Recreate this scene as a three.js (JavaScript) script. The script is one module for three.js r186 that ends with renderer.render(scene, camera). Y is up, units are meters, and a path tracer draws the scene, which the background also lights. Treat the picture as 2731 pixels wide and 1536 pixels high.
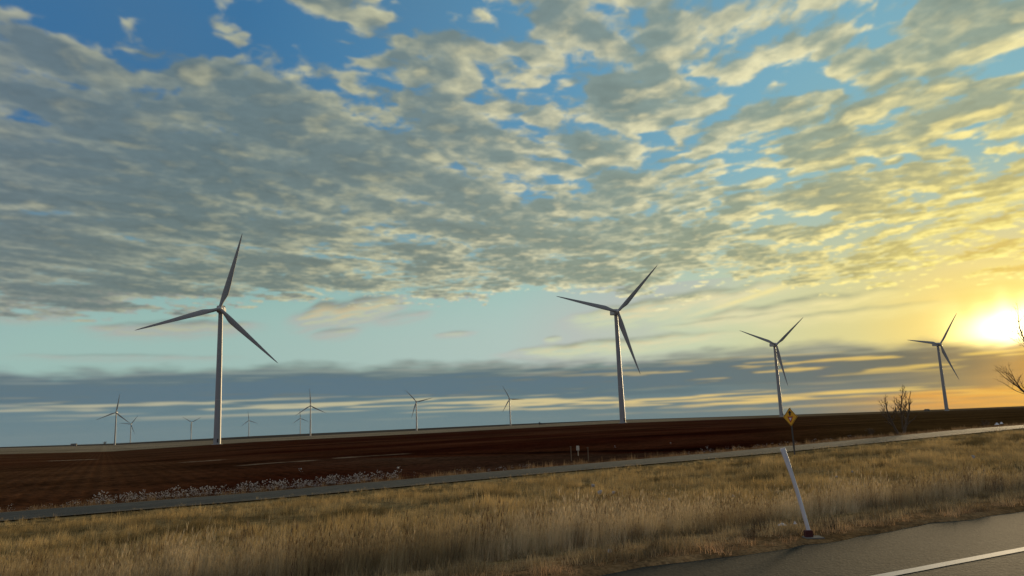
import * as THREE from 'three';
import { mergeGeometries } from 'three/addons/utils/BufferGeometryUtils.js';

// ---------- camera, sun, exposure ----------
const scene = new THREE.Scene();
const EYE = 1.6, PITCH = 10.3 * Math.PI / 180, ROLL = 2.35 * Math.PI / 180, FPX = 2042, PW = 2731, PH = 1536;
const camera = new THREE.PerspectiveCamera(2 * Math.atan(PH / 2 / FPX) * 180 / Math.PI, PW / PH, 0.1, 30000);
camera.position.set(0, EYE, 0);
camera.rotation.order = 'YXZ';
camera.rotation.set(PITCH, 0, -ROLL);
const renderer = new THREE.WebGLRenderer({ antialias: true });
renderer.toneMapping = THREE.LinearToneMapping;
renderer.toneMappingExposure = 1.0;
renderer.shadowMap.enabled = true;
// ---------- sky: air, an altocumulus layer, thin high streaks and a low bank, all as functions of direction ----------
const hash2 = (x, y, s) => { let h = Math.imul(x, 374761393) ^ Math.imul(y, 668265263) ^ Math.imul(s, 1274126177); h = Math.imul(h ^ (h >>> 13), 1274126177); return ((h ^ (h >>> 16)) >>> 0) / 4294967296; };
const G2 = []; for (let i = 0; i < 256; i++) { const a = i / 256 * Math.PI * 2; G2.push(Math.cos(a), Math.sin(a)); }
const PERM = new Uint8Array(512); { let s = 12345; const p = []; for (let i = 0; i < 256; i++) p.push(i); for (let i = 255; i > 0; i--) { s = (Math.imul(s, 1103515245) + 12345) >>> 0; const j = (s >>> 8) % (i + 1); [p[i], p[j]] = [p[j], p[i]]; } for (let i = 0; i < 512; i++) PERM[i] = p[i & 255]; }
function pn(x, y) {
  const ix = Math.floor(x), iy = Math.floor(y), fx = x - ix, fy = y - iy, X = ix & 255, Y = iy & 255;
  const u = fx * fx * fx * (fx * (fx * 6 - 15) + 10), v = fy * fy * fy * (fy * (fy * 6 - 15) + 10);
  const a = PERM[X] + Y, b = PERM[X + 1] + Y;
  const g = (h, dx, dy) => G2[h * 2] * dx + G2[h * 2 + 1] * dy;
  const n00 = g(PERM[a & 511], fx, fy), n10 = g(PERM[b & 511], fx - 1, fy), n01 = g(PERM[(a + 1) & 511], fx, fy - 1), n11 = g(PERM[(b + 1) & 511], fx - 1, fy - 1);
  return 1.5 * ((n00 + (n10 - n00) * u) * (1 - v) + (n01 + (n11 - n01) * u) * v);
}
const fbm = (x, y, o, gain = 0.5) => { let s = 0, a = 1; for (let i = 0; i < o; i++) { s += a * pn(x, y); x = x * 2.03 + 17.3; y = y * 2.03 + 9.1; a *= gain; } return s; };
const sat = (x) => (x < 0 ? 0 : x > 1 ? 1 : x), sstep = (a, b, x) => { const t = sat((x - a) / (b - a)); return t * t * (3 - 2 * t); };
const s2l = (c) => { c /= 255; return c <= 0.04045 ? c / 12.92 : Math.pow((c + 0.055) / 1.055, 2.4); };
const rgb = (r, g, b) => [s2l(r), s2l(g), s2l(b)];
const mix3 = (a, b, t) => [a[0] + (b[0] - a[0]) * t, a[1] + (b[1] - a[1]) * t, a[2] + (b[2] - a[2]) * t];
const ramp = (stops) => (x) => { if (x <= stops[0][0]) return stops[0][1]; for (let i = 1; i < stops.length; i++) if (x < stops[i][0]) return mix3(stops[i - 1][1], stops[i][1], (x - stops[i - 1][0]) / (stops[i][0] - stops[i - 1][0])); return stops[stops.length - 1][1]; };
const DEG = Math.PI / 180, SUN_AZ = 33.6, SUN_EL = 4.9;
const SUNV = [Math.sin(SUN_AZ * DEG) * Math.cos(SUN_EL * DEG), Math.sin(SUN_EL * DEG), -Math.cos(SUN_AZ * DEG) * Math.cos(SUN_EL * DEG)];
const airLow = ramp([[2, rgb(255, 226, 110)], [5, rgb(250, 220, 124)], [9.5, rgb(226, 214, 146)], [20, rgb(198, 210, 176)], [34, rgb(176, 206, 188)], [55, rgb(158, 194, 180)], [90, rgb(150, 172, 178)], [180, rgb(158, 160, 172)]]);
const airHigh = ramp([[16, rgb(132, 184, 198)], [34, rgb(92, 150, 186)], [56, rgb(54, 113, 160)], [100, rgb(50, 98, 148)], [180, rgb(74, 104, 148)]]);
const shadeC = ramp([[3, rgb(232, 196, 92)], [8, rgb(196, 182, 112)], [14, rgb(162, 165, 130)], [19, rgb(148, 157, 132)], [28, rgb(138, 150, 134)], [40, rgb(124, 136, 126)], [56, rgb(108, 123, 119)], [75, rgb(104, 118, 122)], [120, rgb(118, 122, 132)], [180, rgb(132, 128, 136)]]);
const litC = ramp([[6, rgb(255, 238, 140)], [13, rgb(250, 232, 152)], [22, rgb(230, 222, 176)], [34, rgb(220, 213, 174)], [45, rgb(200, 197, 160)], [62, rgb(172, 174, 150)], [90, rgb(176, 176, 166)], [130, rgb(216, 198, 186)], [180, rgb(226, 200, 188)]]);
// rounded cells: 1 at a cell's middle, falling towards its borders
function cells(x, y) {
  const ix = Math.floor(x), iy = Math.floor(y); let acc = 0;
  for (let j = -1; j <= 1; j++) for (let i = -1; i <= 1; i++) {
    const cx = ix + i, cy = iy + j, h = PERM[(PERM[cx & 255] + cy) & 255], h2 = PERM[h + 37], h3 = PERM[h + 91];
    const dx = cx + 0.12 + 0.76 * h / 255 - x, dy = cy + 0.12 + 0.76 * h2 / 255 - y, w = 0.55 + 0.75 * h3 / 255;
    acc += Math.exp(-9 * (dx * dx + dy * dy) / (w * w * 1.15)) * w * w * w * 1.6;
  }
  return Math.min(1.4, acc);
}
// optical depth of the altocumulus layer at a point of its plane (x to the right, f forward, in layer heights)
function layer(x, f) {
  const wx = 0.14 * pn(x * 1.0 + 3.1, f * 0.8 + 7.7) + 0.030 * pn(x * 4.7 + 1.7, f * 3.6) + 0.022 * pn(x * 12 + 1.7, f * 9) + 0.010 * pn(x * 27, f * 20), wf = 0.16 * pn(x * 1.0 + 11.9, f * 0.8 + 2.3) + 0.034 * pn(x * 4.7 + 8.2, f * 3.6 + 4.4) + 0.026 * pn(x * 12 + 31.7, f * 9) + 0.012 * pn(x * 27 + 3, f * 20);
  const X = x + wx, v = f + wf + (x < 0 ? 0.20 * x * x / (1 + 0.10 * x * x) : 0.03 * x * x / (1 + 0.1 * x * x));
  // thick smooth deck to the left and ahead, broken clouds to the right and overhead
  const deck = sstep(-0.1, 1.1, (f - 1.95) * 0.62 - x * 0.62 + 0.4 * pn(x * 1.3 + 5, f * 1.3)) * (1 - 0.8 * sstep(-0.2, 1.7, x - 0.12 * f));
  const clear = sstep(1.15, 0.25, Math.hypot((x + 0.75) / 0.95, (f - 1.45) / 0.5)) + 0.5 * sstep(1.0, 0.3, Math.hypot((x - 0.35) / 0.25, (f - 1.75) / 0.5));
  const far = sstep(2.2, 4.6, f), mass = fbm(X * 1.25 + 20.3, v * 1.35 + 4.8, 2, 0.5), c1 = cells(X * 3.9 + 50, v * 3.6 + 40) - 0.55, c2 = cells(X * 8.4 + 20, v * 7.6 + 90) - 0.55, c3 = cells(X * 15 + 70, v * 14 + 10) - 0.55;
  const det = fbm(X * 11 + 2.2, v * 10 + 6.1, 4, 0.6), rip = pn(X * 1.4 + 40.2, v * 5.2 + 31.3);
  const calm = 1 - 0.65 * sstep(-0.4, -2.2, x + 0.15 * f) * deck, open = sstep(0.2, 1.6, x) * sstep(3.4, 2.0, f);
  return 0.17 * mass + (0.30 - 0.10 * deck) * c1 + (0.30 - 0.10 * deck) * c2 + (0.08 + 0.10 * far) * calm * c3 + (0.15 - 0.06 * deck) * calm * det + (0.05 + 0.13 * deck) * rip + 0.22 + 0.18 * deck - 0.07 * far - 0.06 * open - 0.37 * clear;
}
const wisps = [ // azimuth, elevation, half width, thickness, tilt, strength, warmth
  [-12.2, 8.9, 4.6, 1.25, 0.16, 1.0, 0.8], [-24.0, 7.6, 6.0, 0.75, 0.03, 0.8, 0.5], [-8.2, 8.3, 2.4, 0.6, 0.14, 0.35, 0.4], [-13.2, 7.2, 2.0, 0.55, 0.1, 0.5, 0.5], [-4.4, 7.0, 1.8, 0.3, 0.06, 0.5, 0.5], [-33, 8.0, 3.0, 0.45, 0.0, 0.5, 0.4],
  [2.9, 6.35, 0.8, 0.35, 0.0, 0.6, 0.6], [12.5, 8.3, 9.0, 1.1, 0.085, 1.1, 0.6], [20.5, 7.4, 8.5, 0.9, 0.05, 1.0, 0.7], [8.0, 5.6, 9.5, 0.75, 0.03, 0.9, 0.35], [24, 6.6, 7.0, 0.6, 0.02, 0.75, 0.75], [-27, 5.6, 7.5, 0.35, 0.0, 0.35, 0.2], [16, 6.9, 6, 0.4, 0.05, 0.6, 0.7],
];
function skyColor(dx, dy, dz, out) {
  const el = Math.asin(Math.max(-1, Math.min(1, dy))) / DEG, az = Math.atan2(dx, -dz) / DEG;
  const g = Math.acos(Math.max(-1, Math.min(1, dx * SUNV[0] + dy * SUNV[1] + dz * SUNV[2]))) / DEG;
  const e = Math.max(el, 0);
  let c = mix3(airLow(g), airHigh(g), sstep(5.5, 24, e + 0.02 * e * e * 0.5));
  // glow of the sun in the air and thin high cloud
  const glow = (k) => { c = [c[0] + k * 1.0, c[1] + k * 0.84, c[2] + k * 0.45]; };
  // thin high streaks
  if (e < 14 && Math.abs(az) < 60) {
    for (const [a0, e0, w, th, tilt, k, warm] of wisps) {
      const u = (az - a0) / w; if (u < -1.25 || u > 1.25) continue;
      const yy = (e - e0 - tilt * (az - a0) - 0.25 * th * pn(az * 0.5 + e0, e0 * 3)) / th;
      if (yy > 1.2 || yy < -2) continue;
      const prof = sstep(1.0, 0.55, yy + 0.55 * u * u) * sstep(-1.5, 0.6, yy - 0.5 * u * u), fib = 0.72 + 0.5 * pn(az * 0.55 + 7 * e0, (e - tilt * (az - a0)) * 4.2) + 0.2 * pn(az * 1.7, (e - tilt * (az - a0)) * 9);
      const al = sat(k * prof * sat(fib) * sstep(1.15, 0.6, Math.abs(u)));
      const dark = mix3(shadeC(g + 6), c, 0.12), lit = mix3(litC(g + 6), rgb(236, 196, 150), 0.35 * warm * sstep(12, 40, g));
      c = mix3(c, mix3(lit, dark, sstep(0.0, 0.75, yy) * 0.9), Math.min(1, al * 1.25));
    }
    // contrail, old and spread, rising to the right
    const ct = (e - (7.4 + 0.222 * (az - 12.8) + 0.0016 * (az - 12.8) ** 2)) / (0.12 + 0.012 * (az - 12.8)), ck = sstep(11.5, 16, az) * sstep(52, 38, az);
    if (ck > 0) c = mix3(c, litC(g), 0.95 * ck * Math.exp(-ct * ct) * (0.8 + 0.3 * pn(az * 1.2, 3.3)));
  }
  c = mix3(c, shadeC(g + 6), 0.16 * sstep(8, 14, e) * (0.8 + 0.6 * pn(az * 0.09, e * 0.14)));
  // altocumulus layer
  if (e > 5.5) {
    const R = 700, s = Math.sin(e * DEG), r = Math.sqrt(R * R * s * s + 2 * R + 1) - R * s, h = Math.hypot(dx, dz) || 1e-6, x = dx / h * r * Math.cos(e * DEG), f = -dz / h * r * Math.cos(e * DEG);
    const edge = sstep(5.95, 5.0, f - 0.12 * Math.max(0, x) + 0.04 * x * x * 0.3 + 0.7 * pn(x * 1.1 + 9, f * 0.6) + 0.35 * pn(x * 3, f * 2));
    if (edge > 0) {
      const d0 = layer(x, f) - 0.5 * (1 - edge), st = 0.07 + 0.014 * r, d1 = layer(x + SUNV[0] * st, f - SUNV[2] * st) - 0.5 * (1 - edge);
      const far = sstep(2, 5, r), al = sstep(-0.10, 0.20, d0 + 0.05 * fbm(x * 26 + 4, f * 26 + 9, 3, 0.6)), thick = sstep(0.04, 0.50, d0);
      const grad = (d0 - d1) / (st / 0.11);
      const fine = fbm(x * 21 + 2, f * 21 + 5, 3, 0.6), lk = 0.34 - 0.46 * thick + (1.05 + 0.4 * far) * grad + 0.14 * far * (1 - thick) + 0.07 * fine, litk = sat((1.14 / (1 + Math.exp(-(lk - 0.34) * 5.2)) - 0.09) * (1 - 0.10 * sstep(45, 62, g) * sstep(110, 80, g)));
      const base = mix3(shadeC(g), airHigh(g + 8), 0.16 * (1 - far));
      let cc = mix3(base, litC(g), litk); { const hi = 1 + 0.10 * sstep(0.55, 1, litk) + 0.05 * fine; cc = [cc[0] * hi, cc[1] * hi, cc[2] * hi]; }
      const dim = 1.03 - 0.16 * sstep(0.25, 0.85, d0); cc = [cc[0] * dim, cc[1] * dim, cc[2] * dim];
      c = mix3(c, cc, al * 0.97);
    }
  }
  // low bank of stratus along the horizon
  const wav = pn(az * 0.055 + 3, 1.5), wav2 = pn(az * 0.14 + 1, 8.5);
  const sd0 = Math.abs(az - SUN_AZ), top = 4.7 - 0.75 * Math.exp(-((sd0 / 9) ** 2)) - 0.45 * sstep(-12, -32, az) * sstep(-90, -50, az) + 0.35 * wav + 0.25 * wav2 + 0.35 * fbm(az * 0.30 + 5, e * 1.1, 3), bankA = sstep(top + 0.55, top - 0.35, e);
  if (bankA > 0) {
    const sd = Math.abs(((az - SUN_AZ + 540) % 360) - 180);
    const deep = ramp([[0, rgb(186, 140, 66)], [3, rgb(140, 120, 84)], [7, rgb(108, 107, 94)], [14, rgb(86, 100, 102)], [20, rgb(78, 98, 106)], [30, rgb(70, 96, 110)], [50, rgb(62, 92, 110)], [80, rgb(84, 106, 116)], [180, rgb(112, 118, 132)]])(sd);
    const pale = ramp([[0, rgb(200, 146, 66)], [4, rgb(150, 130, 90)], [9, rgb(116, 120, 112)], [20, rgb(98, 120, 126)], [40, rgb(98, 124, 132)], [80, rgb(100, 124, 134)], [180, rgb(132, 134, 146)]])(sd);
    const hot = ramp([[0, rgb(255, 214, 96)], [12, rgb(250, 208, 110)], [30, rgb(226, 204, 144)], [50, rgb(198, 190, 154)], [80, rgb(170, 172, 156)], [180, rgb(190, 176, 172)]])(sd);
    const topC = mix3(pale, litC(sd + 12), 0.34);
    const n = fbm(az * 0.10 + 2, e * 2.2 + 1, 4, 0.55), fine = pn(az * 0.35 + 9, e * 7 + 3);
    let b = mix3(deep, topC, sat(sstep(3.7, 4.7, e + 0.45 * n) * 0.9 + 0.35 * fine * sstep(3, 4, e)));
    b = mix3(b, pale, sstep(2.9, 1.9, e + 0.5 * n));
    // lit gaps between the layers of the bank
    const mid = 2.35 - 0.016 * (az + 35) - 0.00008 * (az + 35) ** 2, gap = Math.exp(-(((e - mid - 0.12 * wav2) / 0.62) ** 2));
    const streak = sstep(0.10, 0.62, 0.35 + fbm(az * 0.085 + 30 + e * 0.3, e * 4.1 + 10, 3, 0.5) + 0.25 * pn(az * 0.4, e * 9) - 0.55 * (1 - gap)) * sat(gap * 1.25);
    b = mix3(b, hot, streak * 0.85);
    const up = sstep(0.12, 0.5, fbm(az * 0.13 + 60, e * 3.0 + 20 - az * 0.02, 3, 0.5)) * sstep(4.6, 3.6, e) * sstep(2.2, 3.0, e) * sstep(40, 12, sd);
    b = mix3(b, hot, up * 0.7);
    b = mix3(b, ramp([[0, rgb(250, 178, 44)], [5, rgb(240, 166, 54)], [10, rgb(186, 146, 84)], [16, pale], [180, pale]])(sd), sstep(1.45, 0.9, e + 0.15 * n) * sstep(17, 5, sd) * (0.75 + 0.4 * fine));
    c = mix3(c, b, bankA * 0.97);
  }
  const through = 1 - 0.86 * bankA;
  glow(through * (3.6 * Math.exp(-(((az - SUN_AZ) / 2.6) ** 2 + ((e - SUN_EL) / (1.25 + 0.5 * pn(az * 0.8, 4.4))) ** 2)) + 0.55 * Math.exp(-g / 1.8) * (0.75 + 0.5 * pn(az * 0.4 + 3, e * 2.4))) + 0.05 * Math.exp(-g / 6));
  out[0] = c[0]; out[1] = c[1]; out[2] = c[2];
}
{
  const W = 4096, H = 2048, data = new Float32Array(W * H * 4), o = [0, 0, 0];
  for (let row = 0; row < H; row++) {
    const up = ((row + 0.5) / H - 0.5) * Math.PI, y = Math.sin(up), cu = Math.cos(up);
    if (up < -0.02) { for (let col = 0; col < W; col++) { const k = (row * W + col) * 4; data[k] = 0.06; data[k + 1] = 0.05; data[k + 2] = 0.035; data[k + 3] = 1; } continue; }
    const step = up > 0.85 ? 4 : 1;
    for (let col = 0; col < W; col += step) {
      const round = ((col + step / 2) / W - 0.5) * 2 * Math.PI;
      skyColor(Math.cos(round) * cu, y, Math.sin(round) * cu, o);
      for (let q = 0; q < step; q++) { const k = (row * W + col + q) * 4; data[k] = o[0]; data[k + 1] = o[1]; data[k + 2] = o[2]; data[k + 3] = 1; }
    }
  }
  const tex = new THREE.DataTexture(data, W, H, THREE.RGBAFormat, THREE.FloatType);
  tex.mapping = THREE.EquirectangularReflectionMapping; tex.magFilter = THREE.LinearFilter; tex.needsUpdate = true;
  scene.background = tex; scene.environment = tex;
}
const sun = new THREE.DirectionalLight(new THREE.Color().setRGB(1.0, 0.74, 0.42), 3.6);
sun.position.set(SUNV[0] * 400, SUNV[1] * 400, SUNV[2] * 400); sun.castShadow = true; sun.shadow.radius = 14;
Object.assign(sun.shadow.camera, { left: -90, right: 90, top: 90, bottom: -90, near: 1, far: 900 }); sun.shadow.mapSize.set(4096, 4096);
scene.add(sun, sun.target);
scene.fog = new THREE.FogExp2(new THREE.Color().setRGB(0.72, 0.82, 0.88), 0.000016);

// ---------- helpers ----------
let seed = 7; const rnd = () => { seed = (seed + 0x6d2b79f5) | 0; let t = Math.imul(seed ^ (seed >>> 15), 1 | seed); t = (t + Math.imul(t ^ (t >>> 7), 61 | t)) ^ t; return ((t ^ (t >>> 14)) >>> 0) / 4294967296; };
const rr = (a, b) => a + (b - a) * rnd();
const used = {};
function numbered(name) { used[name] = (used[name] || 0) + 1; return used[name] === 1 ? name : name + '_' + String(used[name] - 1).padStart(3, '0'); }
function tag(o, label, category, group, kind) { if (label) o.userData.label = label; if (category) o.userData.category = category; if (group) o.userData.group = group; if (kind) o.userData.kind = kind; return o; }
function mesh(name, geo, mat, parent) { const m = new THREE.Mesh(geo, mat); m.name = parent ? name : numbered(name); m.castShadow = m.receiveShadow = true; (parent || scene).add(m); return m; }
function thing(name, pos, turn = 0) { const o = new THREE.Group(); o.name = numbered(name); o.position.copy(pos); o.rotation.y = turn; scene.add(o); return o; }
function struct(name, geo, mat) { const m = mesh(name, geo, mat); m.userData.kind = 'structure'; return m; }
const V = (x, y, z) => new THREE.Vector3(x, y, z);
const lin = (r, g, b) => new THREE.Color().setRGB(r, g, b);
// the survey: sight lines measured from where the camera stands, used to put things on the ground at their distances
function sight(px, py) {
  const a = px - PW / 2, b = PH / 2 - py, c = Math.cos(ROLL), s = Math.sin(ROLL), u = a * c + b * s, v = -a * s + b * c;
  return V(u, v * Math.cos(PITCH) + FPX * Math.sin(PITCH), -(FPX * Math.cos(PITCH) - v * Math.sin(PITCH))).normalize();
}
const tanOf = (d) => d.y / Math.hypot(d.x, d.z), azOf = (d) => Math.atan2(d.x, -d.z);
// road frame: s along the highway, t away from it
const A62 = 62 * DEG, UX = Math.sin(A62), UZ = -Math.cos(A62), NX = -Math.cos(A62), NZ = -Math.sin(A62);
const sOf = (x, z) => x * UX + z * UZ, tOf = (x, z) => x * NX + z * NZ, XS = (s, t) => UX * s + NX * t, ZS = (s, t) => UZ * s + NZ * t;
const lerp = (a, b, k) => a + (b - a) * k;
function interp(xs, ys, x) { if (x <= xs[0]) return ys[0]; for (let i = 1; i < xs.length; i++) if (x < xs[i]) return lerp(ys[i - 1], ys[i], (x - xs[i - 1]) / (xs[i] - xs[i - 1])); return ys[ys.length - 1]; }

// ---------- lie of the land ----------
const SURVEY = [[-700, 1241, 1226, 1222], [0, 1211, 1195, 1192], [300, 1203.5, 1187, 1183], [683, 1178, 1169, 1162.5], [1087, 1158, 1149.5, 1144], [1366, 1143, 1135, 1131], [1664, 1128, 1120.5, 1119], [2049, 1114, 1108.5, 1107.5], [2400, 1101, 1097, 1096], [2731, 1087, 1084, 1083], [3300, 1064, 1061, 1060]]
  .map(([x, a, b, c]) => [azOf(sight(x, c)), tanOf(sight(x, a)), tanOf(sight(x, b)), tanOf(sight(x, c))]);
const SAZ = SURVEY.map((r) => r[0]), TS = SURVEY.map((r) => r[1]), TP = SURVEY.map((r) => r[2]), TK = SURVEY.map((r) => r[3]);
const R_P = 2200, R_K = 3800;
const rSoil = (az) => interp([-0.6, -0.36, 0.14, 0.36, 0.5], [520, 505, 572, 760, 1000], az);
const roadRise = (s) => interp([-40, -3, 5, 16, 31, 54, 90], [-0.74, -0.71, -0.67, -0.50, -0.31, 0.15, 0.36], s);
function nearY(s, t) {
  const E = roadRise(s);
  return interp([-60, -14, -9.6, -9.2, 6.9, 7.85, 8.3, 9.2, 9.9, 11.2, 13.2, 17, 22, 29.2, 30.2, 33.8, 35.2, 37.5], [-0.9, -0.7, -0.12, 0.0, 0.03, 0.03, 0.01, -0.05, -0.15, -0.44, -0.64 + 0.1 * E, lerp(-0.70, E - 0.1, 0.55), E - 0.14, E - 0.05, E, E, E - 0.09, E - 0.12], t);
}
function groundY(x, z) {
  const s = sOf(x, z), t = tOf(x, z), r = Math.hypot(x, z), az = Math.atan2(x, -z);
  const bump = t > 7.5 ? 0.05 * pn(x * 0.35, z * 0.35) * sstep(7.5, 10, t) * (t > 29 && t < 35 ? 0 : 1) : 0;
  const n = nearY(s, t) + bump;
  const k = sstep(42, 120, t); if (k <= 0) return n;
  const rs = rSoil(az), x60 = Math.sin(az) * 60, z60 = -Math.cos(az) * 60, y0 = roadRise(sOf(x60, z60)) - 0.14;
  const ys = EYE + rs * interp(SAZ, TS, az), yp = EYE + R_P * interp(SAZ, TP, az), yk = EYE + R_K * interp(SAZ, TK, az);
  const far = interp([60, rs, R_P, R_K, 9000, 14000], [y0, ys, yp, yk, yk - 30, yk - 70], r);
  return lerp(n, far, k);
}
const onGround = (x, z, dy = 0) => V(x, groundY(x, z) + dy, z);
// where a sight line meets the ground
function hit(px, py) {
  const d = sight(px, py); let r0 = 3, r1 = 3;
  for (let r = 3; r < 4000; r *= 1.01) { const h = Math.hypot(d.x, d.z), x = d.x / h * r, z = d.z / h * r; r1 = r; if (EYE + r * d.y / h < groundY(x, z)) break; r0 = r; }
  const h = Math.hypot(d.x, d.z), r = (r0 + r1) / 2; return onGround(d.x / h * r, d.z / h * r);
}
// the point of a sight line that is as deep into the scene as another point
function level(px, py, p) { const d = sight(px, py); return V(0, EYE, 0).addScaledVector(d, p.z / d.z); }
const atT = (px, t, py = 1200) => { const d = sight(px, py), k = t / tOf(d.x, d.z); return onGround(d.x * k, d.z * k); };

// ---------- procedural textures ----------
function tpn(x, y, P) { // noise that repeats after P cells
  const ix = Math.floor(x), iy = Math.floor(y), fx = x - ix, fy = y - iy, m = (a) => ((a % P) + P) % P;
  const u = fx * fx * (3 - 2 * fx), v = fy * fy * (3 - 2 * fy), h = (a, b) => PERM[(PERM[m(a) & 255] + m(b)) & 511] / 255;
  return lerp(lerp(h(ix, iy), h(ix + 1, iy), u), lerp(h(ix, iy + 1), h(ix + 1, iy + 1), u), v);
}
function tfbm(u, v, f, o) { let s = 0, a = 0.5, n = 0; for (let i = 0; i < o; i++) { s += a * tpn(u * f + i * 0, v * f, f); n += a; a *= 0.55; f *= 2; } return s / n; }
function texture(size, fn, srgb) {
  const d = new Uint8Array(size * size * 4);
  for (let y = 0; y < size; y++) for (let x = 0; x < size; x++) { const c = fn((x + 0.5) / size, (y + 0.5) / size), k = (y * size + x) * 4; for (let i = 0; i < 3; i++) d[k + i] = Math.max(0, Math.min(255, Math.round(255 * (Array.isArray(c) ? c[i] : c)))); d[k + 3] = 255; }
  const t = new THREE.DataTexture(d, size, size); t.wrapS = t.wrapT = THREE.RepeatWrapping; t.magFilter = THREE.LinearFilter; t.minFilter = THREE.LinearMipmapLinearFilter; t.generateMipmaps = true; if (srgb) t.colorSpace = THREE.SRGBColorSpace; t.needsUpdate = true; return t;
}
const aggregate = (u, v) => { const n = tpn(u * 160, v * 160, 160), n2 = tpn(u * 75 + 3, v * 75 + 8, 75), f = tfbm(u, v, 6, 4); return [n, n2, f]; };
const asphaltMap = texture(1024, (u, v) => { const [n, n2, f] = aggregate(u, v), n3 = tpn(u * 110 + 9, v * 110 + 2, 110); const stone = n > 0.78 ? (n - 0.78) * 3.4 : n3 > 0.84 ? (n3 - 0.84) * 4.5 : 0, dark = n2 < 0.32 ? (0.32 - n2) * 1.3 : 0; const k = 0.47 + 0.26 * (f - 0.5) + stone - dark + 0.14 * (n - 0.5); return [k * 1.02, k, k * 0.93]; });
const asphaltBump = texture(1024, (u, v) => { const [n, n2] = aggregate(u, v); return 0.35 + 0.45 * n + 0.2 * n2; });
const soilMap = texture(1024, (u, v) => { const f = tfbm(u, v, 8, 6), g = tfbm(u + 0.37, v + 0.11, 64, 3), row = 0.5 + 0.5 * Math.cos(u * Math.PI * 2 * 16 + 1.6 * (f - 0.5)); const k = 0.42 + 0.34 * (f - 0.5) + 0.6 * (g - 0.5) + 0.07 * row; return [k, k * 0.97, k * 0.95]; });
const soilBump = texture(1024, (u, v) => { const f = tfbm(u, v, 8, 6), g = tfbm(u + 0.37, v + 0.11, 64, 3), row = 0.5 + 0.5 * Math.cos(u * Math.PI * 2 * 16 + 1.6 * (f - 0.5)); return 0.15 + 0.16 * row + 0.7 * (g - 0.25); });
const thatchMap = texture(1024, (u, v) => { const f = tfbm(u, v, 10, 5), g = tfbm(u * 1, v * 1, 96, 3), h = tfbm(u + 0.2, v + 0.6, 24, 3); const k = 0.5 + 0.5 * (f - 0.5) + 0.7 * (g - 0.5); return [k, k * (0.95 + 0.12 * (h - 0.5)), k * (0.88 + 0.25 * (h - 0.5))]; });
const thatchBump = texture(512, (u, v) => 0.5 * tfbm(u, v, 10, 5) + 0.5 * tfbm(u, v, 64, 3));
const paintMap = texture(512, (u, v) => { const n = tpn(u * 90, v * 90, 90), f = tfbm(u, v, 7, 4); const k = 0.86 + 0.2 * (f - 0.5) - (n > 0.78 ? (n - 0.78) * 2.4 : 0); return [k, k * 0.98, k * 0.94]; });
const std = (o) => new THREE.MeshStandardMaterial(o), matte = (o) => new THREE.MeshPhysicalMaterial({ specularIntensity: 0, ...o });

// ---------- ground sheets ----------
function sheet(rows, cols, at, color, uvOf) { // a grid of quads
  const pos = [], col = [], uv = [], idx = [];
  for (let i = 0; i <= rows; i++) for (let j = 0; j <= cols; j++) { const p = at(i, j); pos.push(p.x, p.y, p.z); const c = color(p.x, p.z, p); col.push(c[0], c[1], c[2]); const q = uvOf(p.x, p.z); uv.push(q[0], q[1]); }
  for (let i = 0; i < rows; i++) for (let j = 0; j < cols; j++) { const a = i * (cols + 1) + j, b = a + 1, c = a + cols + 1, d = c + 1; idx.push(a, b, c, b, d, c); }
  const g = new THREE.BufferGeometry(); g.setAttribute('position', new THREE.Float32BufferAttribute(pos, 3)); g.setAttribute('color', new THREE.Float32BufferAttribute(col, 3)); g.setAttribute('uv', new THREE.Float32BufferAttribute(uv, 2)); g.setIndex(idx); g.computeVertexNormals(); return g;
}
const AZS = []; { for (let a = -180; a < -48; a += 4) AZS.push(a); for (let a = -48; a < 48; a += 0.3) AZS.push(a); for (let a = 48; a <= 180; a += 4) AZS.push(a); }
const polar = (rings, rAt, dy) => (i, j) => { const az = AZS[j] * DEG, r = rAt(i / rings, az), x = Math.sin(az) * r, z = -Math.cos(az) * r; let y = groundY(x, z) + (dy ? dy(x, z, r) : 0); return V(x, y, z); };
const roadUV = (k) => (x, z) => [sOf(x, z) / k, tOf(x, z) / k];
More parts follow.
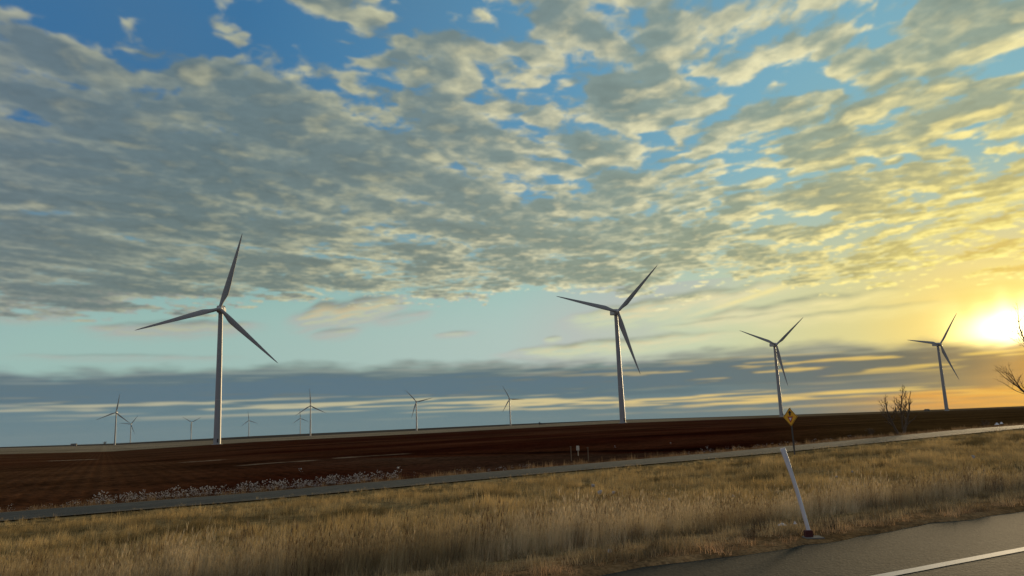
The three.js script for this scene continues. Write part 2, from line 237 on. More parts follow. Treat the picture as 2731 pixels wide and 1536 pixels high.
const soilColor = (x, z) => {
  const s = sOf(x, z), t = tOf(x, z), r = Math.hypot(x, z), az = Math.atan2(x, -z) / DEG;
  const big = fbm(x * 0.012 + 3, z * 0.012, 3), mid = fbm(x * 0.06 + 9, z * 0.06 + 4, 3), band = pn(s * 0.01, t * 0.055);
  let c = mix3([0.042, 0.0105, 0.0048], [0.092, 0.044, 0.020], sat(0.15 + 0.6 * sstep(-14, -30, az) + 0.35 * big + 0.25 * band));
  c = mix3(c, [0.066, 0.040, 0.014], 0.85 * sstep(14, 26, az));  // olive cast of the sun flare on the right, mixed into the soil colour
  const k = 1 + 0.40 * mid + 0.30 * band + 0.3 * pn(s * 0.02 + 5, t * 0.2); c = [c[0] * k, c[1] * k, c[2] * k];
  const tl = LOW[0].y + (LOW[1].y - LOW[0].y) * (s - LOW[0].x) / (LOW[1].x - LOW[0].x), dipShade = sstep(5, 1.5, Math.abs(t - tl - 1.5 * pn(s * 0.06, 1))) * sstep(LOW[0].x - 6, LOW[0].x + 10, s) * sstep(LOW[1].x + 14, LOW[1].x, s); c = mix3(c, [c[0] * 0.25, c[1] * 0.28, c[2] * 0.3], dipShade);  // shadow of a shallow dip, painted into the soil colour
  c = mix3(c, [0.075, 0.052, 0.032], 0.7 * sstep(tl - 6, tl - 12, t + 3 * mid) * sstep(8, 26, s) * (0.7 + 0.5 * mid));
  for (const [s0, t0, a, b] of BARE) { const q = Math.hypot((s - s0) / a, (t - t0 - 0.05 * (s - s0)) / b) + 0.5 * pn(x * 0.5, z * 0.5); c = mix3(c, [0.36, 0.28, 0.19], 0.8 * sstep(1.1, 0.5, q)); }
  return c;
};
const bareAt = (px, py, a, b) => { const p = hit(px, py); return [sOf(p.x, p.z), tOf(p.x, p.z), a, b]; };
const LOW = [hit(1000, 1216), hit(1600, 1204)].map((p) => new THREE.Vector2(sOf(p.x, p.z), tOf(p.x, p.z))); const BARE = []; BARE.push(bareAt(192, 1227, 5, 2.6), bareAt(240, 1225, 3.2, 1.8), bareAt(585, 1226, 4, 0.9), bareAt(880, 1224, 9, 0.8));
const under = (x, z, r) => { const s = sOf(x, z), t = tOf(x, z); return t < 36.4 && t > -42 && s > -72 && s < 172 ? -0.4 : 0; };
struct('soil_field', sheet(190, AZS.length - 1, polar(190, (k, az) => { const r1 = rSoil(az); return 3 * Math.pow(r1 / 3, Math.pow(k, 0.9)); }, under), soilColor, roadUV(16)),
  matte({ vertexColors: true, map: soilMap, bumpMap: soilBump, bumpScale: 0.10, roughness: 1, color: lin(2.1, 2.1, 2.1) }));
const paleColor = (x, z) => { const az = Math.atan2(x, -z) / DEG, n = fbm(x * 0.006, z * 0.006 + 5, 4), m = fbm(x * 0.03 + 8, z * 0.01, 3); const c = mix3([0.27, 0.225, 0.155], [0.14, 0.10, 0.055], sstep(8, 24, az)); const k = 1 + 0.25 * n + 0.2 * m; return [c[0] * k, c[1] * k, c[2] * k]; };
struct('stubble_field', sheet(40, AZS.length - 1, polar(40, (k, az) => { const r1 = rSoil(az); return r1 + (R_P - r1) * k * k; }), paleColor, roadUV(40)), matte({ vertexColors: true, map: thatchMap, roughness: 1, color: lin(1.9, 1.9, 1.9) }));
const darkColor = (x, z) => { const n = fbm(x * 0.003, z * 0.003 + 5, 3), k = 1 + 0.3 * n; return [0.045 * k, 0.036 * k, 0.028 * k]; };
struct('far_field', sheet(30, AZS.length - 1, polar(30, (k, az) => R_P + (9500 - R_P) * Math.pow(k, 2.2)), darkColor, roadUV(40)), matte({ vertexColors: true, roughness: 1 }));

// verge: grassy ground between highway and frontage road, and the strip beyond it
const verged = (s, t) => { // ground colour under the grass
  const x = XS(s, t), z = ZS(s, t), n = fbm(x * 0.25, z * 0.25, 4), m = fbm(x * 1.3 + 4, z * 1.3, 3);
  let c = t < 8.9 ? mix3([0.22, 0.135, 0.062], [0.36, 0.23, 0.115], sat(0.5 + 0.8 * n)) : mix3([0.24, 0.17, 0.075], [0.36, 0.26, 0.12], sat(0.5 + 0.9 * n));
  if (t > 33) c = mix3([0.20, 0.14, 0.075], [0.115, 0.055, 0.03], sstep(34.6, 36.0, t + 0.8 * n));
  const k = 0.85 + 0.3 * m; return [c[0] * k, c[1] * k, c[2] * k];
};
const SV = []; { for (let s = -72; s < -10; s += 3) SV.push(s); for (let s = -10; s < 60; s += 0.35) SV.push(s); for (let s = 60; s <= 172; s += 2) SV.push(s); }
function strip(ts, yOf, colorOf, uvk, edge) {
  return sheet(ts.length - 1, SV.length - 1, (i, j) => { const s = SV[j], t = ts[i] + (edge ? edge(i, s) : 0), x = XS(s, t), z = ZS(s, t); return V(x, yOf(s, t, x, z, i), z); }, (x, z) => colorOf(sOf(x, z), tOf(x, z)), roadUV(uvk));
}
const range = (a, b, n) => Array.from({ length: n + 1 }, (_, i) => a + (b - a) * i / n);
const gy = (s, t, x, z) => groundY(x, z);
const vergeMat = matte({ vertexColors: true, map: thatchMap, bumpMap: thatchBump, bumpScale: 0.04, roughness: 1, color: lin(1.9, 1.9, 1.9) });
const ragged = (s) => 0.22 * fbm(s * 0.7, 3.3, 3) + 0.10 * fbm(s * 3.1, 8.8, 3);
struct('grass_verge', strip([7.2, 7.28, 7.44, ...range(7.64, 30.25, 80)], (s, t, x, z, i) => groundY(x, z) + (i === 0 ? -0.045 : i === 1 ? -0.012 : 0.012 * fbm(s * 2, t * 2, 2)), verged, 3, (i, s) => (i < 4 ? ragged(s) * (1 - i / 4) : 0)), vergeMat);
struct('field_edge', strip(range(33.7, 38.4, 14), (s, t, x, z, i) => groundY(x, z) + (i === 14 ? -0.12 : 0.02 * fbm(s, t, 2)), verged, 3), vergeMat);
struct('far_verge', strip(range(-42, -9.1, 14), gy, verged, 3), vergeMat);
// roads
const hwColor = (s, t) => { const n = fbm(s * 0.22, t * 1.1, 3), m = fbm(s * 0.9 + 4, t * 2.1, 3); let c = mix3([0.056, 0.050, 0.037], [0.082, 0.071, 0.049], sat(0.5 + n)); c = mix3(c, [0.019, 0.018, 0.016], 0.9 * sstep(6.3, 6.95, t + 0.25 * m)); c = mix3(c, [0.034, 0.031, 0.024], 0.75 * sstep(5.5, 5.7, t)); const k = 1 + 0.12 * m; return [c[0] * k, c[1] * k, c[2] * k]; };
struct('highway', strip([...range(-9.2, 2, 14), ...range(2.4, 7.8, 28)], () => 0.0, hwColor, 3.0), matte({ specularIntensity: 0.22, vertexColors: true, map: asphaltMap, bumpMap: asphaltBump, bumpScale: 0.004, roughness: 0.85, color: lin(1.9, 1.9, 1.9) }));
const frColor = (s, t) => { const n = fbm(s * 0.15, t * 0.9, 3), m = fbm(s * 0.8, t * 2.3, 3), k = 1 + 0.2 * n + 0.12 * m, e = sstep(30.5, 30.0, t + 0.3 * m) + sstep(33.3, 33.9, t + 0.4 * m); return mix3([0.062 * k, 0.062 * k, 0.056 * k], [0.20, 0.15, 0.09], 0.6 * sat(e)); };
struct('frontage_road', strip(range(30.0, 34.0, 14), (s, t) => roadRise(s) + 0.035 + 0.03 * (1 - ((t - 32.0) / 2.0) ** 2), frColor, 2.6), matte({ specularIntensity: 0.35, vertexColors: true, map: asphaltMap, bumpMap: asphaltBump, bumpScale: 0.012, roughness: 0.85, color: lin(1.9, 1.9, 1.9) }));
const line = struct('edge_line', strip([5.33, 5.37, 5.43, 5.47], () => 0.005, () => [1, 1, 1], 1.3, (i, s) => (i % 3 ? 0 : 0.006 * pn(s * 9, i))), std({ map: paintMap, roughness: 0.7, color: lin(0.62, 0.6, 0.54) }));

// ---------- grass ----------
function blade(h, w, lean, turn, x, z, segs = 3) {
  const p = [], n = [], idx = [], c = Math.cos(turn), s = Math.sin(turn);
  for (let i = 0; i <= segs; i++) { const k = i / segs, b = lean * k * k, y = h * (k - 0.12 * lean / Math.max(h, 0.01) * k * k * 0.3), ww = w * (1 - 0.92 * k) / 2; const bx = x + c * b, bz = z + s * b; p.push(bx - s * ww, y, bz + c * ww, bx + s * ww, y, bz - c * ww); }
  for (let i = 0; i < segs; i++) { const a = i * 2; idx.push(a, a + 1, a + 2, a + 1, a + 3, a + 2); }
  const g = new THREE.BufferGeometry(); g.setAttribute('position', new THREE.Float32BufferAttribute(p, 3)); g.setIndex(idx); return g;
}
function clump(n, h0, h1, rad, w, lean, plumes) {
  const gs = [];
  for (let i = 0; i < n; i++) { const a = rr(0, 6.28), r = rad * Math.sqrt(rnd()), h = rr(h0, h1), l = rr(0.1, 1) * lean * h; const g = blade(h, rr(0.6, 1.2) * w, l, rr(0, 6.28), Math.cos(a) * r, Math.sin(a) * r); gs.push(g);
    if (plumes && i % plumes === 0) { const g2 = blade(h * 1.32, w * 0.55, l * 1.1, rr(0, 6.28), Math.cos(a) * r, Math.sin(a) * r); gs.push(g2); for (let q = 0; q < 3; q++) { const pl = blade(0.10, w * 1.5, rr(0.0, 0.05), rr(0, 6.28), 0, 0, 2); pl.translate(Math.cos(a) * r + l * 0.9, h * 1.2, Math.sin(a) * r); gs.push(pl); } } }
  const g = mergeGeometries(gs); g.computeVertexNormals(); return g;
}
const grassMat = new THREE.MeshPhysicalMaterial({ color: lin(1, 1, 1), roughness: 1, transmission: 0.26, thickness: 0, side: THREE.DoubleSide, specularIntensity: 0.2 });
function meadow(name, label, geos, spots) {
  const root = new THREE.Group(); root.name = numbered(name); scene.add(root); tag(root, label, 'grass', null, 'stuff');
  geos.forEach((geo, gi) => {
    const mine = spots.filter((_, i) => i % geos.length === gi), im = new THREE.InstancedMesh(geo, grassMat, mine.length), m = new THREE.Matrix4(), q = new THREE.Quaternion(), e = new THREE.Euler();
    mine.forEach((sp, i) => { e.set(rr(-0.12, 0.12) - 0.04, rr(0, 6.28), rr(-0.1, 0.1)); q.setFromEuler(e); q.premultiply(new THREE.Quaternion().setFromAxisAngle(V(UZ, 0, -UX), sp.lean || 0)); m.compose(sp.p, q, V(sp.k, sp.k * rr(0.8, 1.2), sp.k)); im.setMatrixAt(i, m); im.setColorAt(i, sp.c); });
    im.name = 'grass_clumps'; im.castShadow = im.receiveShadow = true; im.userData.kind = 'stuff'; root.add(im);
  });
  return root;
}
const inView = (x, z, m = 4) => { const d = -z; return d > 2 && x > -0.70 * d - m && x < 0.70 * d + m; };
function scatter(t0, t1, perM2, fn) {
  const out = [];
  for (let t = t0; t < t1; t += 0.5) { const sa = -6 - 0.15 * t, sb = Math.min(100, 1.98 * t + 8), n = perM2(t + 0.25) * (sb - sa) * 0.5; for (let i = 0; i < n; i++) { const s = rr(sa, sb), tt = t + rnd() * 0.5, x = XS(s, tt), z = ZS(s, tt); if (!inView(x, z)) continue; const o = fn(s, tt, x, z); if (o) { o.p = onGround(x, z, -0.02); out.push(o); } } }
  return out;
}
const straw = (x, z, a, b) => { const n = fbm(x * 0.45, z * 0.45, 3), k = rr(0.75, 1.2); const c = mix3(a, b, sat(0.5 + 0.9 * n + rr(-0.3, 0.3))); return lin(c[0] * k, c[1] * k, c[2] * k); };
const tallG = [clump(26, 0.30, 0.62, 0.15, 0.009, 0.35, 7), clump(24, 0.26, 0.54, 0.16, 0.008, 0.5, 9), clump(30, 0.34, 0.70, 0.13, 0.008, 0.3, 5)];
const tallness = (s, t) => sstep(9.15, 9.45, t + 0.35 * fbm(s * 0.6, 1, 2)) * sstep(0, -3.5, t - interp([0, 8, 15, 26, 40], [20.5, 19, 16, 14, 13], s) + 1.8 * fbm(s * 0.13, 5, 2));
meadow('tall_grass', 'tall dry straw-coloured grass standing in the ditch beside the highway', tallG, scatter(8.5, 21.5, (t) => (t < 10.5 ? 105 : t < 13 ? 55 : 36), (s, t, x, z) => {
  const d = tallness(s, t), patch = fbm(x * 0.22 + 3, z * 0.22, 3); if (rnd() > d * (0.85 + patch) * (t > 13.5 ? 0.8 : 1)) return null;
  return { k: (0.37 + 0.23 * d) * Math.min(1.25, 1 + 0.75 * patch) * rr(0.65, 1.25) * lerp(1, 0.5, sstep(10, 24, s)), c: rnd() < 0.10 + 0.5 * sstep(0.15, 0.5, fbm(x * 0.6 + 30, z * 0.6, 2)) ? straw(x, z, [0.17, 0.115, 0.06], [0.30, 0.21, 0.11]) : straw(x, z, [0.38, 0.285, 0.145], [0.74, 0.60, 0.37]), lean: 0.10 + 0.16 * sstep(4, 16, s) };
}));
const midG = [clump(20, 0.10, 0.24, 0.16, 0.010, 0.6), clump(22, 0.08, 0.19, 0.18, 0.009, 0.8)];
meadow('mown_grass', 'short golden mown grass sloping up to the frontage road', midG, scatter(14, 30.3, (t) => (t < 22 ? 24 : 18), (s, t, x, z) => {
  const tuft = fbm(x * 0.5 + 7, z * 0.5, 3), dark = pn(s * 0.05 + 2, t * 0.42) + 0.7 * pn(s * 0.4, t * 0.9); if (rnd() > 0.9 + 0.4 * tuft) return null;
  const edge = lerp(1, 0.45, sstep(26, 29.5, t));
  const c = dark > 0.30 ? straw(x, z, [0.17, 0.125, 0.05], [0.27, 0.20, 0.085]) : straw(x, z, [0.44, 0.31, 0.125], [0.66, 0.48, 0.215]);
  return { k: rr(0.8, 1.4) * (1 + 0.5 * tuft) * edge, c, lean: 0.1 };
}));
const lowG = [clump(22, 0.03, 0.10, 0.11, 0.007, 1.1), clump(18, 0.04, 0.13, 0.10, 0.006, 0.9)];
meadow('verge_grass', 'low russet and straw grass along the asphalt edge', lowG, scatter(7.0, 9.5, () => 95, (s, t, x, z) => {
  if (t < 7.40 + ragged(s) * 1.1 + rr(-0.05, 0.12)) return null; const tuft = fbm(x * 1.4, z * 1.4, 3); if (rnd() > 0.62 + 0.8 * tuft) return null;
  const red = sstep(8.05, 7.35, t + 0.5 * tuft); const c = mix3([0.54, 0.41, 0.22], [0.74, 0.44, 0.22], red), k = rr(0.7, 1.2) * (tuft > 0.3 ? 0.5 : 1); return { k: rr(0.7, 1.35) * (1 + 0.7 * tuft), c: lin(c[0] * k, c[1] * k, c[2] * k), lean: 0.05 };
}));
meadow('field_edge_grass', 'thin dry weeds along the far edge of the frontage road', midG, scatter(33.9, 36.8, () => 9, (s, t, x, z) => {
  const e = sstep(36.0, 34.3, t) * (0.6 + fbm(s * 0.3, t, 2) + 0.5 * sstep(26, 40, s)); if (rnd() > e) return null; return { k: rr(0.8, 1.7), c: straw(x, z, [0.24, 0.15, 0.075], [0.40, 0.28, 0.15]), lean: 0.05 };
}));
// dark dead weed clumps among the grass
function weedGeo() { const gs = []; for (let i = 0; i < 60; i++) gs.push(blade(rr(0.12, 0.42), 0.008, rr(0.05, 0.22), rr(0, 6.28), rr(-0.14, 0.14), rr(-0.14, 0.14))); const g = mergeGeometries(gs); g.computeVertexNormals(); return g; }
const weedMat = std({ color: lin(0.085, 0.055, 0.032), roughness: 1, side: THREE.DoubleSide });
const wg = [weedGeo(), weedGeo(), weedGeo()];
[[2024, 1418, 0.8, 'largest dark weed clump left of the white post at the asphalt edge'], [1998, 1440, 0.55, 'dark weed clump at the asphalt edge, lower left of the largest one'], [1755, 1466, 0.7, 'dark weed clump in the short verge grass, left of the two by the asphalt'], [1660, 1474, 0.8, 'leftmost dark weed clump in the short verge grass near the asphalt'], [2215, 1412, 0.7, 'dark weed clump at the asphalt edge right of the white post'], [1905, 1432, 0.45, 'small dark weed clump just above the asphalt, in the verge grass'], [690 + 70, 1460, 1.3, 'dark brown weed patch in the tall grass left of centre'], [100, 1510, 1.2, 'dark weed clump in the tall grass at the lower left corner'], [655, 1440, 1.3, 'dark weed bush in the tall grass left of the brown patch']]
  .forEach(([px, py, k, label], i) => { const p = hit(px, py); const o = thing('weed_clump', p.setY(p.y - 0.02), i * 1.7); o.scale.setScalar(k); mesh('stalks', wg[i % 3], weedMat, o); tag(o, label, 'weed', 'dark weed clumps along the verge'); });

// ---------- cotton ----------
function lump(r, detail, s0, amp = 0.35) { const g = new THREE.IcosahedronGeometry(r, detail), p = g.attributes.position; for (let i = 0; i < p.count; i++) { const v = V(p.getX(i), p.getY(i), p.getZ(i)), k = 1 + amp * pn(v.x / r * 1.3 + s0, v.y / r * 1.3 + v.z / r * 1.1 + s0 * 2); p.setXYZ(i, v.x * k, v.y * k, v.z * k); } g.computeVertexNormals(); return g; }
const bare = (g) => { const h = g.index ? g.toNonIndexed() : g; h.deleteAttribute('uv'); return h; };
function rod(a, b, r0, r1, sides = 5) { const d = b.clone().sub(a), L = d.length(), g = new THREE.CylinderGeometry(r1, r0, L, sides, 1); g.translate(0, L / 2, 0); g.applyQuaternion(new THREE.Quaternion().setFromUnitVectors(V(0, 1, 0), d.normalize())); g.translate(a.x, a.y, a.z); return g; }
const cottonMat = std({ color: lin(0.46, 0.43, 0.39), roughness: 1 }), stalkMat = std({ color: lin(0.10, 0.065, 0.04), roughness: 1 });
function cottonPlant() {
  const st = [], bo = []; const H = rr(0.55, 0.85); st.push(rod(V(0, -0.05, 0), V(rr(-0.05, 0.05), H, rr(-0.05, 0.05)), 0.010, 0.004));
  for (let i = 0; i < 8; i++) { const y = rr(0.15, 0.95) * H, a = rr(0, 6.28), L = rr(0.12, 0.28), e = V(Math.cos(a) * L, y + rr(0.02, 0.12), Math.sin(a) * L); st.push(rod(V(0, y, 0), e, 0.005, 0.003, 4)); if (rnd() < 0.72) { const b = lump(rr(0.022, 0.042), 1, i); b.scale(1, 0.9, 1); b.translate(e.x, e.y, e.z); bo.push(bare(b)); } }
  return [mergeGeometries(st.map(bare)), mergeGeometries(bo), bo];
}
const cps = [cottonPlant(), cottonPlant(), cottonPlant(), cottonPlant()];
{
  const root = new THREE.Group(); root.name = numbered('cotton_row'); scene.add(root); tag(root, 'band of unharvested cotton plants with white bolls beside the frontage road', 'cotton', null, 'stuff');
  const list = [];
  for (let i = 0; i < 900; i++) {
    const px = rr(-60, 1420), t = 35.0 + Math.pow(rnd(), 1.2) * 2.4, dens = px < 240 ? 0.28 : px < 340 ? 0.55 : px < 1060 ? 0.85 : px < 1230 ? 0.05 : 0.35 * sstep(1230, 1330, px);
    if (rnd() > dens) continue; const p = atT(px, t, 1330); list.push([p, px < 250 || px > 1070 ? rr(0.22, 0.4) : rr(0.38, 0.68)]);
  }
  for (let i = 0; i < 60; i++) { const px = rr(1830, 2330), p = atT(px, rr(34.9, 36.4), 1220); list.push([p, rr(0.25, 0.5)]); }
  cps.forEach(([sg, bg], gi) => { const mine = list.filter((_, i) => i % 4 === gi); const a = new THREE.InstancedMesh(sg, stalkMat, mine.length), b = new THREE.InstancedMesh(bg, cottonMat, mine.length), m = new THREE.Matrix4(); mine.forEach(([p, k], i) => { m.compose(p, new THREE.Quaternion().setFromEuler(new THREE.Euler(rr(-0.2, 0.2), rr(0, 6.28), rr(-0.2, 0.2))), V(k, k, k)); a.setMatrixAt(i, m); b.setMatrixAt(i, m); }); a.name = 'stalks'; b.name = 'bolls'; a.userData.kind = b.userData.kind = 'stuff'; root.add(a, b); });
}
// single tufts and scraps
[[803, 1263, 0.6, 'white cotton plant alone in the red soil behind the left end of the cotton band'], [1640, 1196, 0.4, 'white cotton tuft in the dark soil below the second large turbine'], [1789, 1187, 0.4, 'pale cotton stalk in the dark soil between the second and third large turbines'], [1887, 1202, 0.4, 'white cotton tuft at the soil edge left of the yellow sign'], [1062, 1268, 0.8, 'tall white cotton plant at the right end of the cotton band']]
  .forEach(([px, py, k, label], i) => { const o = thing('cotton_plant', hit(px, py), i * 2); o.scale.setScalar(k); mesh('stalk', cps[i % 4][0], stalkMat, o); for (const bg of cps[i % 4][2]) mesh('boll', bg, cottonMat, o); const b = mesh('boll', lump(0.075, 2, i), cottonMat, o); b.position.y = 0.5; tag(o, label, 'cotton plant'); });
[[1583, 1333, 0.045, 0.42, 'white cotton tuft caught on top of the tall grass, upper left of a loose trio'], [1601, 1347, 0.055, 0.36, 'white cotton tuft in the tall grass, middle one of a loose trio'], [1638, 1350, 0.04, 0.36, 'white cotton tuft in the tall grass, right one of a loose trio'], [1788, 1370, 0.03, 0.34, 'tiny white cotton tuft in the tall grass midway between the trio and the white post'], [2068, 1372, 0.035, 0.2, 'small white cotton tuft in the grass just left of the white post, upper of two'], [2234, 1296, 0.03, 0.3, 'small white cotton tuft in the grass right of the white post'], [1958, 1360, 0.028, 0.34, 'tiny pale cotton tuft in the tall grass left of the white post'], [2275, 1278, 0.03, 0.25, 'small white cotton tuft in the grass farther up right of the white post'], [1627, 1476, 0.025, 0.03, 'tiny white scrap of cotton in the short verge grass nearest the asphalt'], [2600, 1240, 0.05, 0.3, 'pale cotton tuft in the grass at the far right'], [2092, 1368, 0.03, 0.12, 'tiny white cotton tuft in the grass beside the white post, lower of two']]
  .forEach(([px, py, r, up, label], i) => { const p = hit(px, py); p.y += up; const gs = [lump(r, 2, i * 3.1)]; for (let q = 0; q < 3; q++) { const g = lump(r * rr(0.4, 0.7), 1, q + i); g.translate(rr(-1, 1) * r, rr(-0.8, 0.9) * r, rr(-1, 1) * r); gs.push(g); } const o = mesh('cotton_tuft', mergeGeometries(gs.map(bare)), cottonMat); o.position.copy(p); tag(o, label, 'cotton tuft'); });
function sheetOfPlastic(w, d, h, s0) { const g = new THREE.PlaneGeometry(w, d, 14, 10); g.rotateX(-Math.PI / 2); const p = g.attributes.position; for (let i = 0; i < p.count; i++) { const x = p.getX(i) / w * 2, z = p.getZ(i) / d * 2, e = Math.max(0, 1 - x * x) * Math.max(0, 1 - z * z); p.setXYZ(i, p.getX(i) * (1 + 0.2 * pn(z * 2, s0)), h * (e * (0.8 + 0.9 * Math.abs(pn(x * 2.4 + s0, z * 2.4))) + 0.1), p.getZ(i) * (1 + 0.2 * pn(x * 2, s0 + 5))); } g.computeVertexNormals(); return g; }
[[2086, 1407, 0.11, 0.07, 0.03, 'crumpled translucent white bag on the verge left of the white post'], [2121, 1403, 0.05, 0.04, 0.035, 'small bright white plastic scrap on the verge beside the white post']].forEach(([px, py, w, d, h, label], i) => { const p = hit(px, py); p.y += 0.03; const o = mesh('plastic_bag', sheetOfPlastic(w, d, h, i * 4 + 1), new THREE.MeshPhysicalMaterial({ color: lin(0.8, 0.8, 0.8), roughness: 0.5, transmission: 0.2, thickness: 0, side: THREE.DoubleSide })); o.position.copy(p); tag(o, label, 'plastic bag'); });
[[2659, 1133, 0.32, 'left one of two bright white lumps beside the frontage road at the far right'], [2671, 1131, 0.28, 'right one of two bright white lumps beside the frontage road at the far right']].forEach(([px, py, w, label], i) => { const p = hit(px, py); const o = mesh('plastic_wrap', sheetOfPlastic(w, w * 0.8, 0.16, i * 2 + 3), std({ color: lin(0.85, 0.85, 0.83), roughness: 0.3, side: THREE.DoubleSide })); o.position.copy(p); tag(o, label, 'plastic sheet'); });

// ---------- wind turbines ----------
const towerMat = std({ color: lin(0.33, 0.345, 0.345), roughness: 0.42, map: texture(512, (u, v) => { const f = tfbm(u, v, 6, 4), d = tpn(u * 40, v * 2, 40); const k = 0.93 + 0.10 * (f - 0.5) + 0.05 * (d - 0.5); return k; }) });
const bladeMat = std({ color: lin(0.33, 0.34, 0.33), roughness: 0.5 }), nacelleMat = std({ color: lin(0.50, 0.50, 0.49), roughness: 0.5 }), darkMat = std({ color: lin(0.03, 0.03, 0.032), roughness: 0.6 }), rustMat = std({ color: lin(0.36, 0.15, 0.10), roughness: 0.7 }), concreteMat = std({ color: lin(0.42, 0.40, 0.36), roughness: 0.95 });
const HUB = 80, RB = 48, HUBZ = 4.6;
function bladeGeo() {
  const rows = 40, n = 18, pos = [], idx = [];
  for (let i = 0; i <= rows; i++) {
    const k = i / rows, r = 1.2 + (RB - 1.2) * k, rootK = sstep(0.02, 0.19, k);
    const chord = lerp(2.0, interp([0, 0.19, 0.30, 0.5, 0.7, 0.9, 0.97, 1], [3.2, 3.75, 3.35, 2.45, 1.65, 0.9, 0.5, 0.1], k), rootK), thick = lerp(2.0, chord * interp([0.1, 0.25, 0.5, 1], [0.5, 0.32, 0.22, 0.15], k), rootK), tw = lerp(0.2, interp([0, 0.2, 0.5, 1], [0.32, 0.28, 0.12, 0.02], k), rootK) + 0.08, off = 0.5 - 0.18 * rootK;
    for (let j = 0; j < n; j++) {
      const a = j / n * Math.PI * 2, cx = Math.cos(a), cy = Math.sin(a); let x = (0.5 - 0.5 * cx - (1 - off) + 0.0) * chord, y = cy * thick / 2 * lerp(1, Math.pow(Math.max(0.02, 0.5 + 0.5 * cx), 0.45), rootK * 0.9);
      const X = x * Math.cos(tw) - y * Math.sin(tw), Z = x * Math.sin(tw) + y * Math.cos(tw) + 1.6 * k * k; pos.push(-X, r, Z);
    }
  }
  for (let i = 0; i < rows; i++) for (let j = 0; j < n; j++) { const a = i * n + j, b = i * n + (j + 1) % n, c = a + n, d = b + n; idx.push(a, c, b, b, c, d); }
  const tip = rows * n; for (let j = 1; j < n - 1; j++) idx.push(tip, tip + j, tip + j + 1);
  const g = new THREE.BufferGeometry(); g.setAttribute('position', new THREE.Float32BufferAttribute(pos, 3)); g.setIndex(idx); g.computeVertexNormals(); return g;
}
function roundBox(w, h, d, r, taperBack) { const sh = new THREE.Shape(), x = w / 2 - r, y = h / 2 - r; sh.moveTo(-x, -y - r); sh.lineTo(x, -y - r); sh.absarc(x, -y, r, -Math.PI / 2, 0); sh.lineTo(x + r, y); sh.absarc(x, y, r, 0, Math.PI / 2); sh.lineTo(-x, y + r); sh.absarc(-x, y, r, Math.PI / 2, Math.PI); sh.lineTo(-x - r, -y); sh.absarc(-x, -y, r, Math.PI, Math.PI * 1.5); const g = new THREE.ExtrudeGeometry(sh, { depth: d - 2 * r, bevelEnabled: true, bevelSize: r * 0.7, bevelThickness: r, bevelSegments: 3, curveSegments: 5 }); g.translate(0, 0, -(d - 2 * r) / 2); if (taperBack) { const p = g.attributes.position; for (let i = 0; i < p.count; i++) { const k = (p.getZ(i) + d / 2) / d; if (p.getY(i) < 0) p.setY(i, p.getY(i) * lerp(taperBack, 1, sstep(0, 0.55, k))); } } g.computeVertexNormals(); return g; }
function makeTurbine() {
  const o = thing('wind_turbine', V(0, 0, 0));
  const tw = [], N = 24; for (let i = 0; i <= N; i++) { const k = i / N; tw.push(new THREE.Vector2(lerp(2.15, 1.32, Math.pow(k, 0.9)), lerp(-1.5, HUB - 1.9, k))); }
  const tower = mesh('tower', new THREE.LatheGeometry(tw, 40), towerMat, o);
  for (const h of [26, 53]) { const k = h / HUB, R = lerp(2.15, 1.32, Math.pow(k, 0.9)); const f = mesh('flange_ring', new THREE.CylinderGeometry(R + 0.03, R + 0.03, 0.28, 40, 1, false), nacelleMat, tower); f.position.y = h; }
  const door = mesh('door', new THREE.BoxGeometry(0.95, 2.2, 0.25), darkMat, tower); door.position.set(0.6, 2.2, 2.02);
  mesh('foundation', new THREE.CylinderGeometry(3.1, 3.4, 1.4, 32), concreteMat, o).position.y = -0.45;
  const yawc = mesh('yaw_collar', new THREE.CylinderGeometry(1.5, 1.38, 0.7, 32), darkMat, o); yawc.position.y = HUB - 1.95;
  const nac = mesh('nacelle', roundBox(3.5, 3.7, 9.6, 0.55, 0.55), nacelleMat, o); nac.position.set(0, HUB + 0.1, -2.2);
  const fin = mesh('cooler', roundBox(3.0, 1.5, 0.5, 0.12), darkMat, nac); fin.position.set(0, 2.5, -4.2);
  const pan = mesh('side_panel', new THREE.BoxGeometry(0.06, 1.5, 3.2), rustMat, nac); pan.position.set(1.76, 0.3, -2.6);
  const mast = mesh('wind_vane', mergeGeometries([rod(V(0.7, 1.8, -3.2), V(0.7, 3.5, -3.2), 0.06, 0.05), rod(V(0.3, 3.3, -3.2), V(1.1, 3.3, -3.2), 0.05, 0.05)].map(bare)), darkMat, nac);
  const sp = []; for (let i = 0; i <= 14; i++) { const k = i / 14; sp.push(new THREE.Vector2(1.75 * Math.sqrt(Math.max(0, 1 - Math.pow(k, 2.2))) + 0.001, -1.3 + 3.4 * k)); }
  const hubG = new THREE.LatheGeometry(sp, 28); hubG.rotateX(Math.PI / 2); const hub = mesh('hub', hubG, nacelleMat, o); hub.position.set(0, HUB, HUBZ - 0.6);
  const back = mesh('hub_plate', new THREE.CylinderGeometry(1.74, 1.6, 0.5, 28).rotateX(Math.PI / 2), darkMat, hub); back.position.z = -1.45;
  const bg = bladeGeo(); for (let i = 0; i < 3; i++) { const b = mesh('blade', bg, bladeMat, o); b.position.set(0, HUB, HUBZ - 0.3); }
  return o;
}
